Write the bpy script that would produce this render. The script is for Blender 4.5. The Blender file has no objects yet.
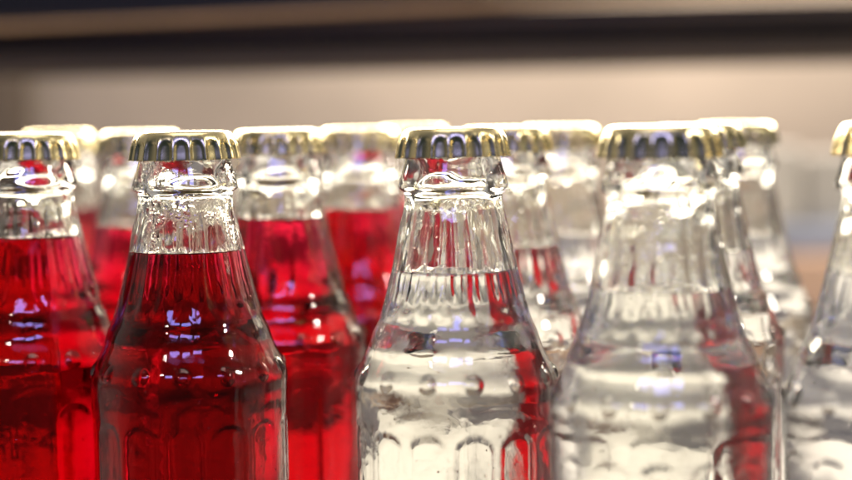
import bpy, math, random
import numpy as np
C = bpy.context.scene.collection
SC = bpy.context.scene
MM = 0.001
rng = random.Random(7)

# ------------------------------------------------------------------ helpers
def mesh_obj(name, verts, faces, mats, parent=None, smooth=True, fmat=None, loc=(0, 0, 0)):
    me = bpy.data.meshes.new(name)
    me.from_pydata([tuple(v) for v in verts], [], faces)
    for m in (mats if isinstance(mats, (list, tuple)) else [mats]):
        me.materials.append(m)
    if fmat is not None:
        me.polygons.foreach_set('material_index', fmat)
    me.polygons.foreach_set('use_smooth', [smooth] * len(me.polygons))
    me.update()
    o = bpy.data.objects.new(name, me)
    C.objects.link(o)
    o.location = loc
    if parent:
        o.parent = parent
    return o

def tag(o, label=None, cat=None, group=None, kind=None):
    if label: o['label'] = label
    if cat: o['category'] = cat
    if group: o['group'] = group
    if kind: o['kind'] = kind
    return o

def box(name, x0, x1, y0, y1, z0, z1, mat, bevel=0.0, parent=None):
    """bevelled box as one mesh, origin at its base centre"""
    import bmesh
    bm = bmesh.new()
    bmesh.ops.create_cube(bm, size=1)
    cx, cy = (x0 + x1) / 2, (y0 + y1) / 2
    for v in bm.verts:
        v.co.x *= (x1 - x0); v.co.y *= (y1 - y0)
        v.co.z = (v.co.z + .5) * (z1 - z0)
    if bevel:
        bmesh.ops.bevel(bm, geom=bm.edges[:], offset=bevel, segments=3, affect='EDGES', profile=.5)
    me = bpy.data.meshes.new(name); bm.to_mesh(me); bm.free()
    me.materials.append(mat)
    o = bpy.data.objects.new(name, me); C.objects.link(o)
    o.location = (cx, cy, z0)
    if parent: o.parent = parent
    return o

def mat_new(name):
    m = bpy.data.materials.new(name); m.use_nodes = True
    nt = m.node_tree; nt.nodes.clear()
    out = nt.nodes.new('ShaderNodeOutputMaterial')
    return m, nt, out

def diffuse_mat(name, col, rough=.6, var=.06, scale=8., metallic=0., bump=0.):
    m, nt, out = mat_new(name)
    b = nt.nodes.new('ShaderNodeBsdfPrincipled')
    b.inputs['Roughness'].default_value = rough
    b.inputs['Metallic'].default_value = metallic
    tc = nt.nodes.new('ShaderNodeTexCoord')
    n = nt.nodes.new('ShaderNodeTexNoise'); n.inputs['Scale'].default_value = scale
    n.inputs['Detail'].default_value = 4
    nt.links.new(tc.outputs['Object'], n.inputs['Vector'])
    r = nt.nodes.new('ShaderNodeValToRGB')
    r.color_ramp.elements[0].position = .3; r.color_ramp.elements[1].position = .7
    r.color_ramp.elements[0].color = tuple(max(0, c * (1 - var)) for c in col) + (1,)
    r.color_ramp.elements[1].color = tuple(min(1, c * (1 + var)) for c in col) + (1,)
    nt.links.new(n.outputs['Fac'], r.inputs['Fac'])
    nt.links.new(r.outputs['Color'], b.inputs['Base Color'])
    if bump:
        bp = nt.nodes.new('ShaderNodeBump'); bp.inputs['Strength'].default_value = bump
        bp.inputs['Distance'].default_value = .001
        nt.links.new(n.outputs['Fac'], bp.inputs['Height'])
        nt.links.new(bp.outputs['Normal'], b.inputs['Normal'])
    nt.links.new(b.outputs[0], out.inputs['Surface'])
    return m

# ------------------------------------------------------------------ materials
def glass_mat(name, wet=0.0):
    m, nt, out = mat_new(name)
    b = nt.nodes.new('ShaderNodeBsdfGlass'); b.distribution = 'MULTI_GGX'
    b.inputs['IOR'].default_value = 1.5
    b.inputs['Roughness'].default_value = 0.0
    b.inputs['Color'].default_value = (.985, .99, .98, 1)
    tc = nt.nodes.new('ShaderNodeTexCoord')
    # slow waviness of moulded glass
    n = nt.nodes.new('ShaderNodeTexNoise'); n.inputs['Scale'].default_value = 130
    n.inputs['Detail'].default_value = 2.5
    nt.links.new(tc.outputs['Object'], n.inputs['Vector'])
    bp = nt.nodes.new('ShaderNodeBump'); bp.inputs['Strength'].default_value = 1
    bp.inputs['Distance'].default_value = .00024
    nt.links.new(n.outputs['Fac'], bp.inputs['Height'])
    # sparse tiny seeds and bubbles in the glass
    vs = nt.nodes.new('ShaderNodeTexVoronoi'); vs.inputs['Scale'].default_value = 240
    nt.links.new(tc.outputs['Object'], vs.inputs['Vector'])
    ms = nt.nodes.new('ShaderNodeMapRange'); ms.inputs['From Min'].default_value = .03; ms.inputs['From Max'].default_value = .085
    ms.inputs['To Min'].default_value = 1; ms.inputs['To Max'].default_value = 0
    nt.links.new(vs.outputs['Distance'], ms.inputs['Value'])
    bs = nt.nodes.new('ShaderNodeBump'); bs.inputs['Strength'].default_value = .7; bs.inputs['Distance'].default_value = .0003
    nt.links.new(ms.outputs[0], bs.inputs['Height']); nt.links.new(bp.outputs['Normal'], bs.inputs['Normal'])
    bp = bs
    last = bp
    if wet > 0:
        # droplets clinging to the upper neck
        v = nt.nodes.new('ShaderNodeTexVoronoi'); v.inputs['Scale'].default_value = 760
        v.inputs['Randomness'].default_value = 1
        nt.links.new(tc.outputs['Object'], v.inputs['Vector'])
        mr = nt.nodes.new('ShaderNodeMapRange')
        mr.inputs['From Min'].default_value = .12; mr.inputs['From Max'].default_value = .5
        mr.inputs['To Min'].default_value = 1; mr.inputs['To Max'].default_value = 0
        nt.links.new(v.outputs['Distance'], mr.inputs['Value'])
        n2 = nt.nodes.new('ShaderNodeTexNoise'); n2.inputs['Scale'].default_value = 90
        n2.inputs['Detail'].default_value = 3
        nt.links.new(tc.outputs['Object'], n2.inputs['Vector'])
        mr2 = nt.nodes.new('ShaderNodeMapRange')
        mr2.inputs['From Min'].default_value = .5 ; mr2.inputs['From Max'].default_value = .58
        nt.links.new(n2.outputs['Fac'], mr2.inputs['Value'])
        sx = nt.nodes.new('ShaderNodeSeparateXYZ'); nt.links.new(tc.outputs['Object'], sx.inputs[0])
        mz = nt.nodes.new('ShaderNodeMapRange')
        mz.inputs['From Min'].default_value = -.034; mz.inputs['From Max'].default_value = -.016
        nt.links.new(sx.outputs['Z'], mz.inputs['Value'])
        mul = nt.nodes.new('ShaderNodeMath'); mul.operation = 'MULTIPLY'
        nt.links.new(mr2.outputs[0], mul.inputs[0]); nt.links.new(mz.outputs[0], mul.inputs[1])
        mul2 = nt.nodes.new('ShaderNodeMath'); mul2.operation = 'MULTIPLY'
        nt.links.new(mul.outputs[0], mul2.inputs[0]); nt.links.new(mr.outputs[0], mul2.inputs[1])
        bp2 = nt.nodes.new('ShaderNodeBump'); bp2.inputs['Strength'].default_value = wet
        bp2.inputs['Distance'].default_value = .0006
        nt.links.new(mul2.outputs[0], bp2.inputs['Height'])
        nt.links.new(bp.outputs['Normal'], bp2.inputs['Normal'])
        last = bp2
    # faint handling smears: slightly soft patches
    sm = nt.nodes.new('ShaderNodeTexNoise'); sm.inputs['Scale'].default_value = 48; sm.inputs['Detail'].default_value = 4
    nt.links.new(tc.outputs['Object'], sm.inputs['Vector'])
    sr = nt.nodes.new('ShaderNodeMapRange'); sr.inputs['From Min'].default_value = .45; sr.inputs['From Max'].default_value = .7
    sr.inputs['To Min'].default_value = .0; sr.inputs['To Max'].default_value = .09
    nt.links.new(sm.outputs['Fac'], sr.inputs['Value']); nt.links.new(sr.outputs[0], b.inputs['Roughness'])
    nt.links.new(last.outputs['Normal'], b.inputs['Normal'])
    nt.links.new(b.outputs[0], out.inputs['Surface'])
    return m

def liquid_mat(name, col, dens):
    """side faces meet the glass (relative ior 1.333/1.5), the top face meets air"""
    m, nt, out = mat_new(name)
    b = nt.nodes.new('ShaderNodeBsdfGlass')
    b.inputs['Roughness'].default_value = 0
    a = nt.nodes.new('ShaderNodeAttribute'); a.attribute_name = 'free_surface'
    mr = nt.nodes.new('ShaderNodeMapRange')
    mr.inputs['To Min'].default_value = 1.333 / 1.5; mr.inputs['To Max'].default_value = 1.333
    nt.links.new(a.outputs['Fac'], mr.inputs['Value'])
    nt.links.new(mr.outputs[0], b.inputs['IOR'])
    nt.links.new(b.outputs[0], out.inputs['Surface'])
    v = nt.nodes.new('ShaderNodeVolumeAbsorption')
    v.inputs['Color'].default_value = (*col, 1); v.inputs['Density'].default_value = dens
    nt.links.new(v.outputs[0], out.inputs['Volume'])
    return m

def cap_mat():
    m, nt, out = mat_new('gold_cap_metal')
    b = nt.nodes.new('ShaderNodeBsdfPrincipled')
    b.inputs['Metallic'].default_value = 1
    b.inputs['Base Color'].default_value = (.79, .66, .35, 1)
    tc = nt.nodes.new('ShaderNodeTexCoord')
    n = nt.nodes.new('ShaderNodeTexNoise'); n.inputs['Scale'].default_value = 260; n.inputs['Detail'].default_value = 5
    nt.links.new(tc.outputs['Object'], n.inputs['Vector'])
    mr = nt.nodes.new('ShaderNodeMapRange')
    mr.inputs['To Min'].default_value = .2; mr.inputs['To Max'].default_value = .36
    nt.links.new(n.outputs['Fac'], mr.inputs['Value'])
    nt.links.new(mr.outputs[0], b.inputs['Roughness'])
    bp = nt.nodes.new('ShaderNodeBump'); bp.inputs['Strength'].default_value = .35
    bp.inputs['Distance'].default_value = .00012
    nt.links.new(n.outputs['Fac'], bp.inputs['Height'])
    nt.links.new(bp.outputs['Normal'], b.inputs['Normal'])
    b.inputs['Coat Weight'].default_value = .4; b.inputs['Coat Roughness'].default_value = .08
    nt.links.new(b.outputs[0], out.inputs['Surface'])
    return m

M_GLASS = glass_mat('clear_glass')
M_WET = glass_mat('clear_glass_wet', .3)
M_RED = liquid_mat('red_drink', (.925, .02, .34), 166)
M_CLEAR = liquid_mat('clear_drink', (.97, .95, .90), 3)
M_CAP = cap_mat()
M_BUB, _nt, _out = mat_new('bubble_film')
_b = _nt.nodes.new('ShaderNodeBsdfGlass'); _b.inputs['IOR'].default_value = 1.25; _b.inputs['Roughness'].default_value = 0
_nt.links.new(_b.outputs[0], _out.inputs['Surface'])

# ------------------------------------------------------------------ bottle shape (mm, z = 0 at the skirt of the cap)
def catmull(pts, step):
    P = [np.array(p, float) for p in pts]
    P = [2 * P[0] - P[1]] + P + [2 * P[-1] - P[-2]]
    out = []
    for i in range(1, len(P) - 2):
        a, b, c, d = P[i - 1], P[i], P[i + 1], P[i + 2]
        ln = np.linalg.norm(c - b); n = max(1, int(round(ln / step)))
        # centripetal-ish tangents limited by neighbour spacing
        t0 = (c - a) * ln / (np.linalg.norm(c - b) + np.linalg.norm(b - a))
        t1 = (d - b) * ln / (np.linalg.norm(d - c) + np.linalg.norm(c - b))
        for k in range(n):
            t = k / n
            out.append((2*t**3 - 3*t**2 + 1) * b + (t**3 - 2*t**2 + t) * t0 + (-2*t**3 + 3*t**2) * c + (t**3 - t**2) * t1)
    out.append(P[-2])
    return np.array(out)

BASE = -190.0
OUTER = [(6.2, 11.4), (6.0, 12.6), (5.0, 13.1), (0, 13.5), (-1.5, 13.8), (-6.5, 15.3), (-7.8, 15.65), (-8.8, 15.45),
         (-9.5, 14.4), (-10.4, 13.9), (-13, 14.1), (-21, 15.9), (-32, 18.2), (-40.6, 20.4), (-46, 21.85), (-50, 23.65),
         (-54, 24.95), (-57.5, 26.6), (-60, 27.95), (-62, 28.75), (-64.3, 29.1), (-68, 28.95), (-76, 28.8), (-90, 28.8), (-120, 28.8),
         (-160, 28.8), (-180, 28.8), (-186, 28.0), (-189.3, 25.5), (BASE, 22.0)]
INNER = [(6.2, 10.2), (5.5, 10.0), (0, 10.1), (-10, 10.7), (-21, 13.0), (-32, 15.5), (-40.6, 17.7), (-46, 19.2), (-50, 20.6),
         (-54, 22.3), (-58, 24.1), (-62, 25.6), (-67, 26.4), (-80, 26.4), (-120, 26.4), (-176, 26.4), (-182, 24.5), (-184.5, 20), (-185, 10), (-184.6, .6)]

def sstep(a, b, x):
    t = np.clip((x - a) / (b - a), 0, 1); return t * t * (3 - 2 * t)

NTH = 280
TH = np.arange(NTH) / NTH * 2 * math.pi

def outer_rings():
    pr = catmull(OUTER, .62)
    rings = []
    for z, r in pr:
        rr = np.full(NTH, r)
        # neck flutes: 20 shallow concave panels between sharp ridges, arched at both ends
        ph = (TH * 20 / (2 * math.pi)) % 1.0 - .5            # -0.5..0.5 within a panel
        x = np.abs(ph) * 2
        top = -12.5 - 2.5 * x ** 2; bot = -46.5 + 4.5 * x ** 2
        w = sstep(0, 1.6, top - z) * sstep(0, 5.5, z - bot)
        prof = 1 - x ** 2.2
        rr -= w * prof * (.30 + .22 * sstep(-15, -45, z))
        # lower panels: 14 arch-topped recesses
        ph2 = (TH * 14 / (2 * math.pi)) % 1.0 - .5
        x2 = np.abs(ph2) * 2
        edge = .86
        inside = sstep(0, .14, edge - x2)
        topz = -74.5 - 5.2 * (1 - np.sqrt(np.clip(1 - (np.minimum(x2, edge) / edge) ** 2, 0, 1)))
        w2 = inside * sstep(0, 2.4, topz - z) * sstep(-176, -170, z)
        rr -= w2 * (.25 - .07 * x2 ** 2)
        # pearl beads around the widest line
        d2 = (ph2 * 2 * math.pi / 14 * 29.0) ** 2 + (z + 61.0) ** 2
        rr += 0.7 * np.sqrt(np.clip(1 - d2 / 2.3 ** 2, 0, 1))
        # mould seams
        for s in (2.62, 2.62 + math.pi):
            dd = np.abs((TH - s + math.pi) % (2 * math.pi) - math.pi) * r
            rr += .16 * np.exp(-(dd / .35) ** 2) * (1 if z < -9 else 0)
        # small irregularities of pressed glass
        rr += .05 * np.sin(3 * TH + z * .13) + .04 * np.sin(7 * TH - z * .21 + 1)
        rings.append((z, rr))
    return rings

OUT_RINGS = outer_rings()
IN_PR = catmull(INNER, 1.1)

def inner_radius(z):
    zs = IN_PR[:, 0]; k = np.argmax(zs < z)
    a, b = IN_PR[k - 1], IN_PR[k]
    t = (a[0] - z) / (a[0] - b[0]); return a[1] + (b[1] - a[1]) * t

def inner_ring(z, r):
    r = r + SEED_A * sstep(-40, -5, z) * (.22 * np.sin(3 * TH + z * .45 + SEED_P) + .16 * np.sin(4 * TH - z * .8 + 2 * SEED_P)) * sstep(6, 2, z)
    w = sstep(-14, -30, z) * sstep(-60, -45, z)
    return r + .10 * np.sin(2 * TH + z * .05) + .07 * np.sin(5 * TH + z * .1) - 0.08 * w * np.cos(TH * 20)

SEED_A, SEED_P = 1.0, 0.0
def ringverts(z, rr):
    return np.stack([rr * np.cos(TH), rr * np.sin(TH), np.full(NTH, z) if np.isscalar(z) else z], 1) * MM

def strip(i, j, flip=False):
    a = np.arange(NTH); b = (a + 1) % NTH
    q = np.stack([i + a, j + a, j + b, i + b], 1) if flip else np.stack([i + a, i + b, j + b, j + a], 1)
    return q.tolist()

def build_glass(level, mat, parent):
    V, F = [], []; n = 0; prev = None
    # outer, from lip downwards
    for z, rr in OUT_RINGS:
        V.append(ringverts(z, rr))
        if prev is not None: F += strip(n, prev)
        prev = n; n += NTH
    cb = n; V.append(np.array([[0, 0, (BASE + 3.5) * MM]])); n += 1
    ring_last = prev
    mid = n; V.append(ringverts(BASE + 2.2, np.full(NTH, 14.))); n += NTH
    F += strip(mid, ring_last)
    F += [[mid + (k + 1) % NTH, mid + k, cb] for k in range(NTH)]
    # inner wall only where air touches it; below, the drink takes over
    prev = 0
    for z, r in IN_PR:
        if z <= level + .05: break
        V.append(ringverts(z, inner_ring(z, r)))
        F += strip(prev, n) if prev == 0 else strip(prev, n)
        prev = n; n += NTH
    V.append(ringverts(level, inner_ring(level, inner_radius(level))))
    F += strip(prev, n)
    V = np.concatenate(V)
    return mesh_obj('glass_body', V, F, mat, parent)

def build_liquid(level, mat, parent):
    V, F, top = [], [], []; n = 0; prev = None
    Rl = inner_radius(level)
    z, r = level, Rl
    V.append(ringverts(level, inner_ring(level, Rl))); prev = 0; n = NTH
    for z, r in IN_PR:
        if z >= level - .05: continue
        V.append(ringverts(z, inner_ring(z, r)))
        F += strip(n, prev); top += [0.] * NTH
        prev = n; n += NTH
    V.append(np.array([[0, 0, -184.6 * MM]])); c = n; n += 1
    F += [[prev + (k + 1) % NTH, prev + k, c] for k in range(NTH)]; top += [0.] * NTH
    # free surface with a meniscus climbing the wall (rings inward)
    prev = 0
    for dr in (.25, .55, .9, 1.4, 2.1, 3.2, 5.5):
        zz = level - .4 * (1 - math.exp(-dr / .5))
        V.append(ringverts(zz, inner_ring(level, Rl) - dr))
        F += strip(prev, n); top += [1.] * NTH
        prev = n; n += NTH
    V.append(np.array([[0, 0, (level - .4) * MM]]))
    F += [[prev + k, prev + (k + 1) % NTH, n] for k in range(NTH)]; top += [1.] * NTH
    o = mesh_obj('drink', np.concatenate(V), F, mat, parent)
    at = o.data.attributes.new('free_surface', 'FLOAT', 'FACE')
    at.data.foreach_set('value', top)
    return o

def cap_mesh():
    """crown cap: domed top, 21 pleats that open into arched flutes"""
    N = 336
    th = np.arange(N) / N * 2 * math.pi
    V, F = [], []; n = 0
    # (radius, z, pleat amount)
    prof = [(1.5, 8.5, 0), (6, 8.5, 0), (10, 8.47, 0), (12.2, 8.38, 0), (13.2, 8.15, 0), (13.9, 7.75, 0), (14.35, 7.2, 1), (14.65, 6.6, 1),
            (14.85, 6.1, 1), (15.0, 5.6, 1), (15.1, 5.1, 1), (15.2, 4.6, 1), (15.3, 4.1, 1), (15.4, 3.5, 1), (15.5, 2.8, 1), (15.63, 2.1, 1), (15.78, 1.4, 1), (15.92, .7, 1), (16.0, .25, 1),
            (16.03, 0., 1)]
    x = np.abs((th * 21 / (2 * math.pi)) % 1 - .5) * 2           # 0 valley, 1 ridge
    wave = sstep(.55, .98, x)
    def ring(r, z, a):
        arch = 5.9 - 2.6 * np.clip(x / .9, 0, 1) ** 2.5           # rounded head of each flute
        w = sstep(-.1, 1.3, arch - z) * a
        rise = sstep(7.6, 3.0, z) if a else 0
        rr = r + rise * wave * .55 - w * (1 - wave) * (.44 + .12 * np.cos(x * math.pi))
        return np.stack([rr * np.cos(th), rr * np.sin(th), np.full(N, z)], 1) * MM
    a_ = np.arange(N); b_ = (a_ + 1) % N
    V.append(np.array([[0, 0, 8.5 * MM]])); n = 1; prev = None
    seq = [(r, z, a) for r, z, a in prof] + [(r - .4, z + (.1 if k == 0 else 0) if k < 14 else z - .4, a) for k, (r, z, a) in enumerate(prof[::-1])]
    for r, z, a in seq:
        V.append(ring(r, z, a))
        if prev is None:
            F += [[0, n + k, n + (k + 1) % N] for k in range(N)]
        else:
            F += np.stack([prev + a_, n + a_, n + b_, prev + b_], 1).tolist()
        prev = n; n += N
    V.append(np.array([[0, 0, 8.1 * MM]]))
    F += [[n, prev + (k + 1) % N, prev + k] for k in range(N)]
    return np.concatenate(V), F
CAPV, CAPF = cap_mesh()
def build_bubbles(level, parent, n=34):
    import bmesh
    from mathutils import Matrix
    bm = bmesh.new()
    Rl = inner_radius(level)
    for k in range(n):
        t = rng.uniform(0, 6.283); r = rng.choice([.16, .2, .25, .32, .42])
        zz = level + r * .9 + (rng.uniform(0, .5) if k % 3 == 0 else 0)
        rad = Rl - r - .45 - rng.random() ** 3 * 3
        bmesh.ops.create_icosphere(bm, subdivisions=2, radius=r * MM, matrix=Matrix.Translation((rad * math.cos(t) * MM, rad * math.sin(t) * MM, zz * MM)))
    me = bpy.data.meshes.new('bubbles'); bm.to_mesh(me); bm.free(); me.materials.append(M_BUB)
    me.polygons.foreach_set('use_smooth', [True] * len(me.polygons))
    o = bpy.data.objects.new('bubbles', me); C.objects.link(o); o.parent = parent; o['kind'] = 'stuff'
    return o

cap_data = None

def bottle(x, y, rot, level, kind, label, group, wet=False, tilt=(0, 0)):
    global cap_data, SEED_A, SEED_P
    SEED_A = rng.uniform(.5, 1.3); SEED_P = rng.uniform(0, 6.28)
    e = bpy.data.objects.new('soda_bottle', None); C.objects.link(e)
    e.empty_display_size = .02
    e.location = (x * MM, y * MM, 0)
    e.rotation_euler = (math.radians(tilt[0]), math.radians(tilt[1]), math.radians(rot))
    tag(e, label, 'bottle', group)
    g = build_glass(-level, M_WET if wet else M_GLASS, e)
    l = build_liquid(-level, M_RED if kind == 'red' else M_CLEAR, e)
    if cap_data is None:
        c = mesh_obj('bottle_cap', CAPV, CAPF, M_CAP, e); cap_data = c.data
    else:
        c = bpy.data.objects.new('bottle_cap', cap_data); C.objects.link(c); c.parent = e
    parts = [g, l, c]
    if y < 600: parts.append(build_bubbles(-level - .3, e))
    for p in parts: p.location = (0, 0, -BASE * MM)
    c.rotation_euler = (math.radians(rng.uniform(-.6, .6)), math.radians(rng.uniform(-.7, .7)), rng.uniform(0, .3))
    return e

GR = 'capped bottles of red drink'; GC = 'capped bottles of clear drink'
F_PX = 1700.0
#         x     y    rot level kind
bottle(-71, 503, 4, 27, 'red', 'sharply focused red drink bottle in the front row with frosty droplets under its cap', GR, wet=True)
bottle(8, 483, 9, 32, 'clear', 'clear drink bottle standing sharp in the middle of the front row', GC)
bottle(61, 441, 17, 34, 'clear', 'slightly blurred clear bottle with misted neck, largest whole cap right of centre', GC, wet=True)
bottle(121, 436, 2, 30, 'clear', 'clear drink bottle cut off by the right edge of the photo', GC)
bottle(-126, 540, 12, 24.3, 'red', 'red drink bottle whose cap is cut off by the left edge of the photo', GR)
bottle(-50, 578, 20, 21.6, 'red', 'red drink bottle directly behind and right of the sharp red bottle', GR)
bottle(27, 575, 6, 32, 'clear', 'clear drink bottle half hidden behind the sharp middle clear bottle', GC)
bottle(91, 570, 0, 34, 'clear', 'clear drink bottle just behind the misted clear bottle, its cap overlapping on the right', GC)
bottle(-25, 645, 11, 22, 'red', 'blurred red bottle with blown-out pale cap, in the gap left of the middle clear bottle', GR)
bottle(51, 642, 15, 33, 'clear', 'blurred clear bottle with bright yellow cap in the gap between the two front clear bottles', GC)
bottle(-107, 640, 3, 27, 'red', 'blurred red drink bottle seen between the left-edge bottle and the sharp red bottle', GR)
bottle(118, 646, 8, 34, 'clear', 'blurred clear bottle with golden cap, last one before the open gap on the right', GC)
bottle(-155, 722, 5, 24, 'red', 'far blurred red bottle with glaring cap peeping out behind the left-edge bottle', GR)
bottle(-5, 728, 5, 22, 'red', 'far blurred red bottle mostly hidden behind the middle clear bottle', GR)


# ------------------------------------------------------------------ setting
M_COUNTER = diffuse_mat('cream_counter', (.32, .31, .305), .5, .10, 6)
M_WALL = diffuse_mat('beige_wall', (.50, .42, .335), .8, .16, 5)
M_DARK = diffuse_mat('dark_brown_panel', (.042, .026, .011), .6, .4, 5)
M_RAIL = diffuse_mat('brown_rail', (.075, .05, .025), .6, .3, 5)
M_SHADE_SLAB = diffuse_mat('brown_shade_slab', (.10, .075, .055), .8, .2, 5)  # dark colour standing in for shade on the wall
M_GROOVE = diffuse_mat('groove', (.022, .018, .012), .7, .2, 5)
M_BLACK = diffuse_mat('black_panel', (.003, .002, .001), .6, .3, 5)
M_STRIP = diffuse_mat('brass_strip', (.62, .38, .18), .4, .15, 9, metallic=.3)
M_WHITE = diffuse_mat('white_card', (.60, .57, .53), .6, .08, 20)
M_BLUE = diffuse_mat('blue_grey_card', (.30, .33, .42), .6, .1, 20)
M_ORANGE = diffuse_mat('orange_card', (.52, .35, .24), .6, .1, 20)
M_GREY = diffuse_mat('grey_card', (.36, .345, .33), .6, .1, 20)
M_BROWN = diffuse_mat('brown_card', (.12, .05, .03), .6, .1, 20)

tag(box('counter', -1.6, 1.6, .395, 1.62, -.04, 0, M_COUNTER, .003), kind='structure')
tag(box('back_wall', -2.2, 2.2, 1.62, 1.68, -.5, 1.2, M_WALL), kind='structure')


CZ = .1994
sh = bpy.data.objects.new('overhead_shelf', None); C.objects.link(sh); sh.location = (0, 1.0, CZ); sh.scale = (1, 1, 1.136)
sh.rotation_euler = (0, math.radians(-.35), 0)
tag(sh, 'dark overhead shelf edge with thin brass trim running across behind the bottles', 'shelf')
box('lower_rail', -1.2, 1.2, -.006, .05, .0283, .0395, M_RAIL, .001, sh)
box('groove', -1.2, 1.2, .012, .05, .0385, .0465, M_GROOVE, .001, sh)
fp = box('front_panel', -1.2, 1.2, 0, .05, .0458, .0585, M_DARK, .001, sh)
bt = box('brass_trim', -1.2, 1.2, -.012, -.001, .0578, .0606, M_STRIP, .001, sh)
up = box('upper_panel', -1.2, 1.2, .001, .05, .0604, .085, M_BLACK, .002, sh)
for o in (bt, up): o.rotation_euler = (0, math.radians(-1.25), 0)

# blurred goods on the far side of the counter
def carton(x, y, w, d, z0, h, mat, label):
    o = box('carton', x - w / 2, x + w / 2, y, y + d, z0, z0 + h, mat, .004)
    tag(o, label, 'carton', 'blurred cartons far behind the bottles')
carton(.265, 1.35, .07, .08, .116, .062, M_WHITE, 'pale grey carton high in the blurred gap beside the right-edge bottle')
carton(.335, 1.36, .06, .08, .116, .055, M_WHITE, 'pale carton top right in the blurred gap, touching the right-edge bottle')
carton(.30, 1.34, .15, .10, .092, .024, M_BLUE, 'long blue-grey box under the pale cartons in the blurred right gap')
carton(.30, 1.33, .15, .11, .044, .048, M_ORANGE, 'orange-tan carton beneath the blue-grey box in the blurred right gap')
carton(.30, 1.32, .16, .12, 0, .044, M_BROWN, 'dark brown crate at the bottom of the blurred stack in the right gap')

carton(-.18, 1.12, .28, .08, 0, .062, M_GREY, 'long grey carton seen only as a grey band through the middle clear bottle')
carton(.09, 1.10, .17, .08, 0, .082, M_GREY, 'dark grey carton seen only refracted through the clear bottles')
carton(.48, 1.12, .19, .08, 0, .078, M_GREY, 'grey carton hidden behind the right-edge clear bottle')
carton(-.46, 1.38, .22, .10, 0, .10, M_GREY, 'grey carton far behind the red bottles on the left')
tag(box('shade_slab', -.66, -.350, 1.46, 1.56, 0, .9, M_SHADE_SLAB, .045), 'dark blurred post added to stand in for shade on the wall at the left edge of the photo', 'slab')  # dark slab added where the wall would fall into shade

# ------------------------------------------------------------------ light
W = bpy.data.worlds.new('World'); SC.world = W; W.use_nodes = True
bg = W.node_tree.nodes['Background']
# added world fill: dim and cool behind the camera, brighter beyond to soften dark glass edges
_wn = W.node_tree
_tc = _wn.nodes.new('ShaderNodeTexCoord'); _sx = _wn.nodes.new('ShaderNodeSeparateXYZ')
_wn.links.new(_tc.outputs['Generated'], _sx.inputs[0])
_mr = _wn.nodes.new('ShaderNodeMapRange'); _mr.inputs['From Min'].default_value = -.5; _mr.inputs['From Max'].default_value = .25
_wn.links.new(_sx.outputs['Y'], _mr.inputs['Value'])
_mx = _wn.nodes.new('ShaderNodeMix'); _mx.data_type = 'RGBA'
_mx.inputs[6].default_value = (.026, .038, .044, 1); _mx.inputs[7].default_value = (.36, .335, .31, 1)
_wn.links.new(_mr.outputs[0], _mx.inputs[0]); _wn.links.new(_mx.outputs[2], bg.inputs['Color'])
bg.inputs['Strength'].default_value = 1

def area(name, loc, target, sx, sy, power, col, shape='RECTANGLE'):
    l = bpy.data.lights.new(name, 'AREA'); l.shape = shape; l.size = sx; l.size_y = sy
    l.energy = power; l.color = col
    o = bpy.data.objects.new(name, l); C.objects.link(o); o.location = loc
    from mathutils import Vector
    o.rotation_euler = (Vector(target) - Vector(loc)).to_track_quat('-Z', 'Y').to_euler()
    return o
area('rear_display_light', (0, 1.24, .47), (0, .55, .17), 1.5, .16, 30, (1, .89, .72))
area('wall_fill', (.22, 1.42, .60), (.22, 1.62, .17), .4, .15, 5.0, (1, .88, .76))  # added fill to brighten the back wall, no lamp seen there
area('overhead_fill', (0, .5, 1.3), (0, .7, 0), .8, .8, 5.5, (1, .91, .83))  # added overhead fill for the wall and counter, source unseen
for wx, ww, wz, wp in ((-.27, .22, .655, .85), (-.02, .20, .67, .8), (.20, .13, .66, .5)):
    area('window_light', (wx, -.2, wz), (0, .5, .13), ww, .10, wp * 1.4, (.30, .32, 1))
area('spot_lamp', (.75, .25, .72), (0, .5, .13), .09, .09, 2.5, (1, .93, .82), 'DISK')
area('spot_lamp', (-.55, -.3, .9), (0, .5, .13), .06, .06, .5, (1, .93, .82), 'DISK')

# ------------------------------------------------------------------ camera
cd = bpy.data.cameras.new('camera'); cam = bpy.data.objects.new('camera', cd); C.objects.link(cam)
cd.sensor_width = 36; cd.lens = F_PX / 852 * 36
cd.clip_start = .01; cd.clip_end = 20
cam.location = (0, 0, CZ)
from mathutils import Matrix
cam.matrix_world = Matrix.Translation((0, 0, CZ)) @ Matrix.Rotation(math.radians(90 - 3.9), 4, 'X') @ Matrix.Rotation(math.radians(-.8), 4, 'Z')
cd.dof.use_dof = True; cd.dof.focus_distance = .492; cd.dof.aperture_fstop = 4.9
SC.camera = cam

SC.view_settings.view_transform = 'Standard'; SC.view_settings.look = 'None'
SC.view_settings.exposure = 0; SC.view_settings.gamma = 1
cy = SC.cycles
cy.max_bounces = 40; cy.transmission_bounces = 40; cy.glossy_bounces = 12; cy.diffuse_bounces = 3
cy.volume_bounces = 0; cy.transparent_max_bounces = 8
cy.caustics_reflective = True; cy.caustics_refractive = True; cy.blur_glossy = .3
cy.sample_clamp_indirect = 12; cy.use_denoising = True
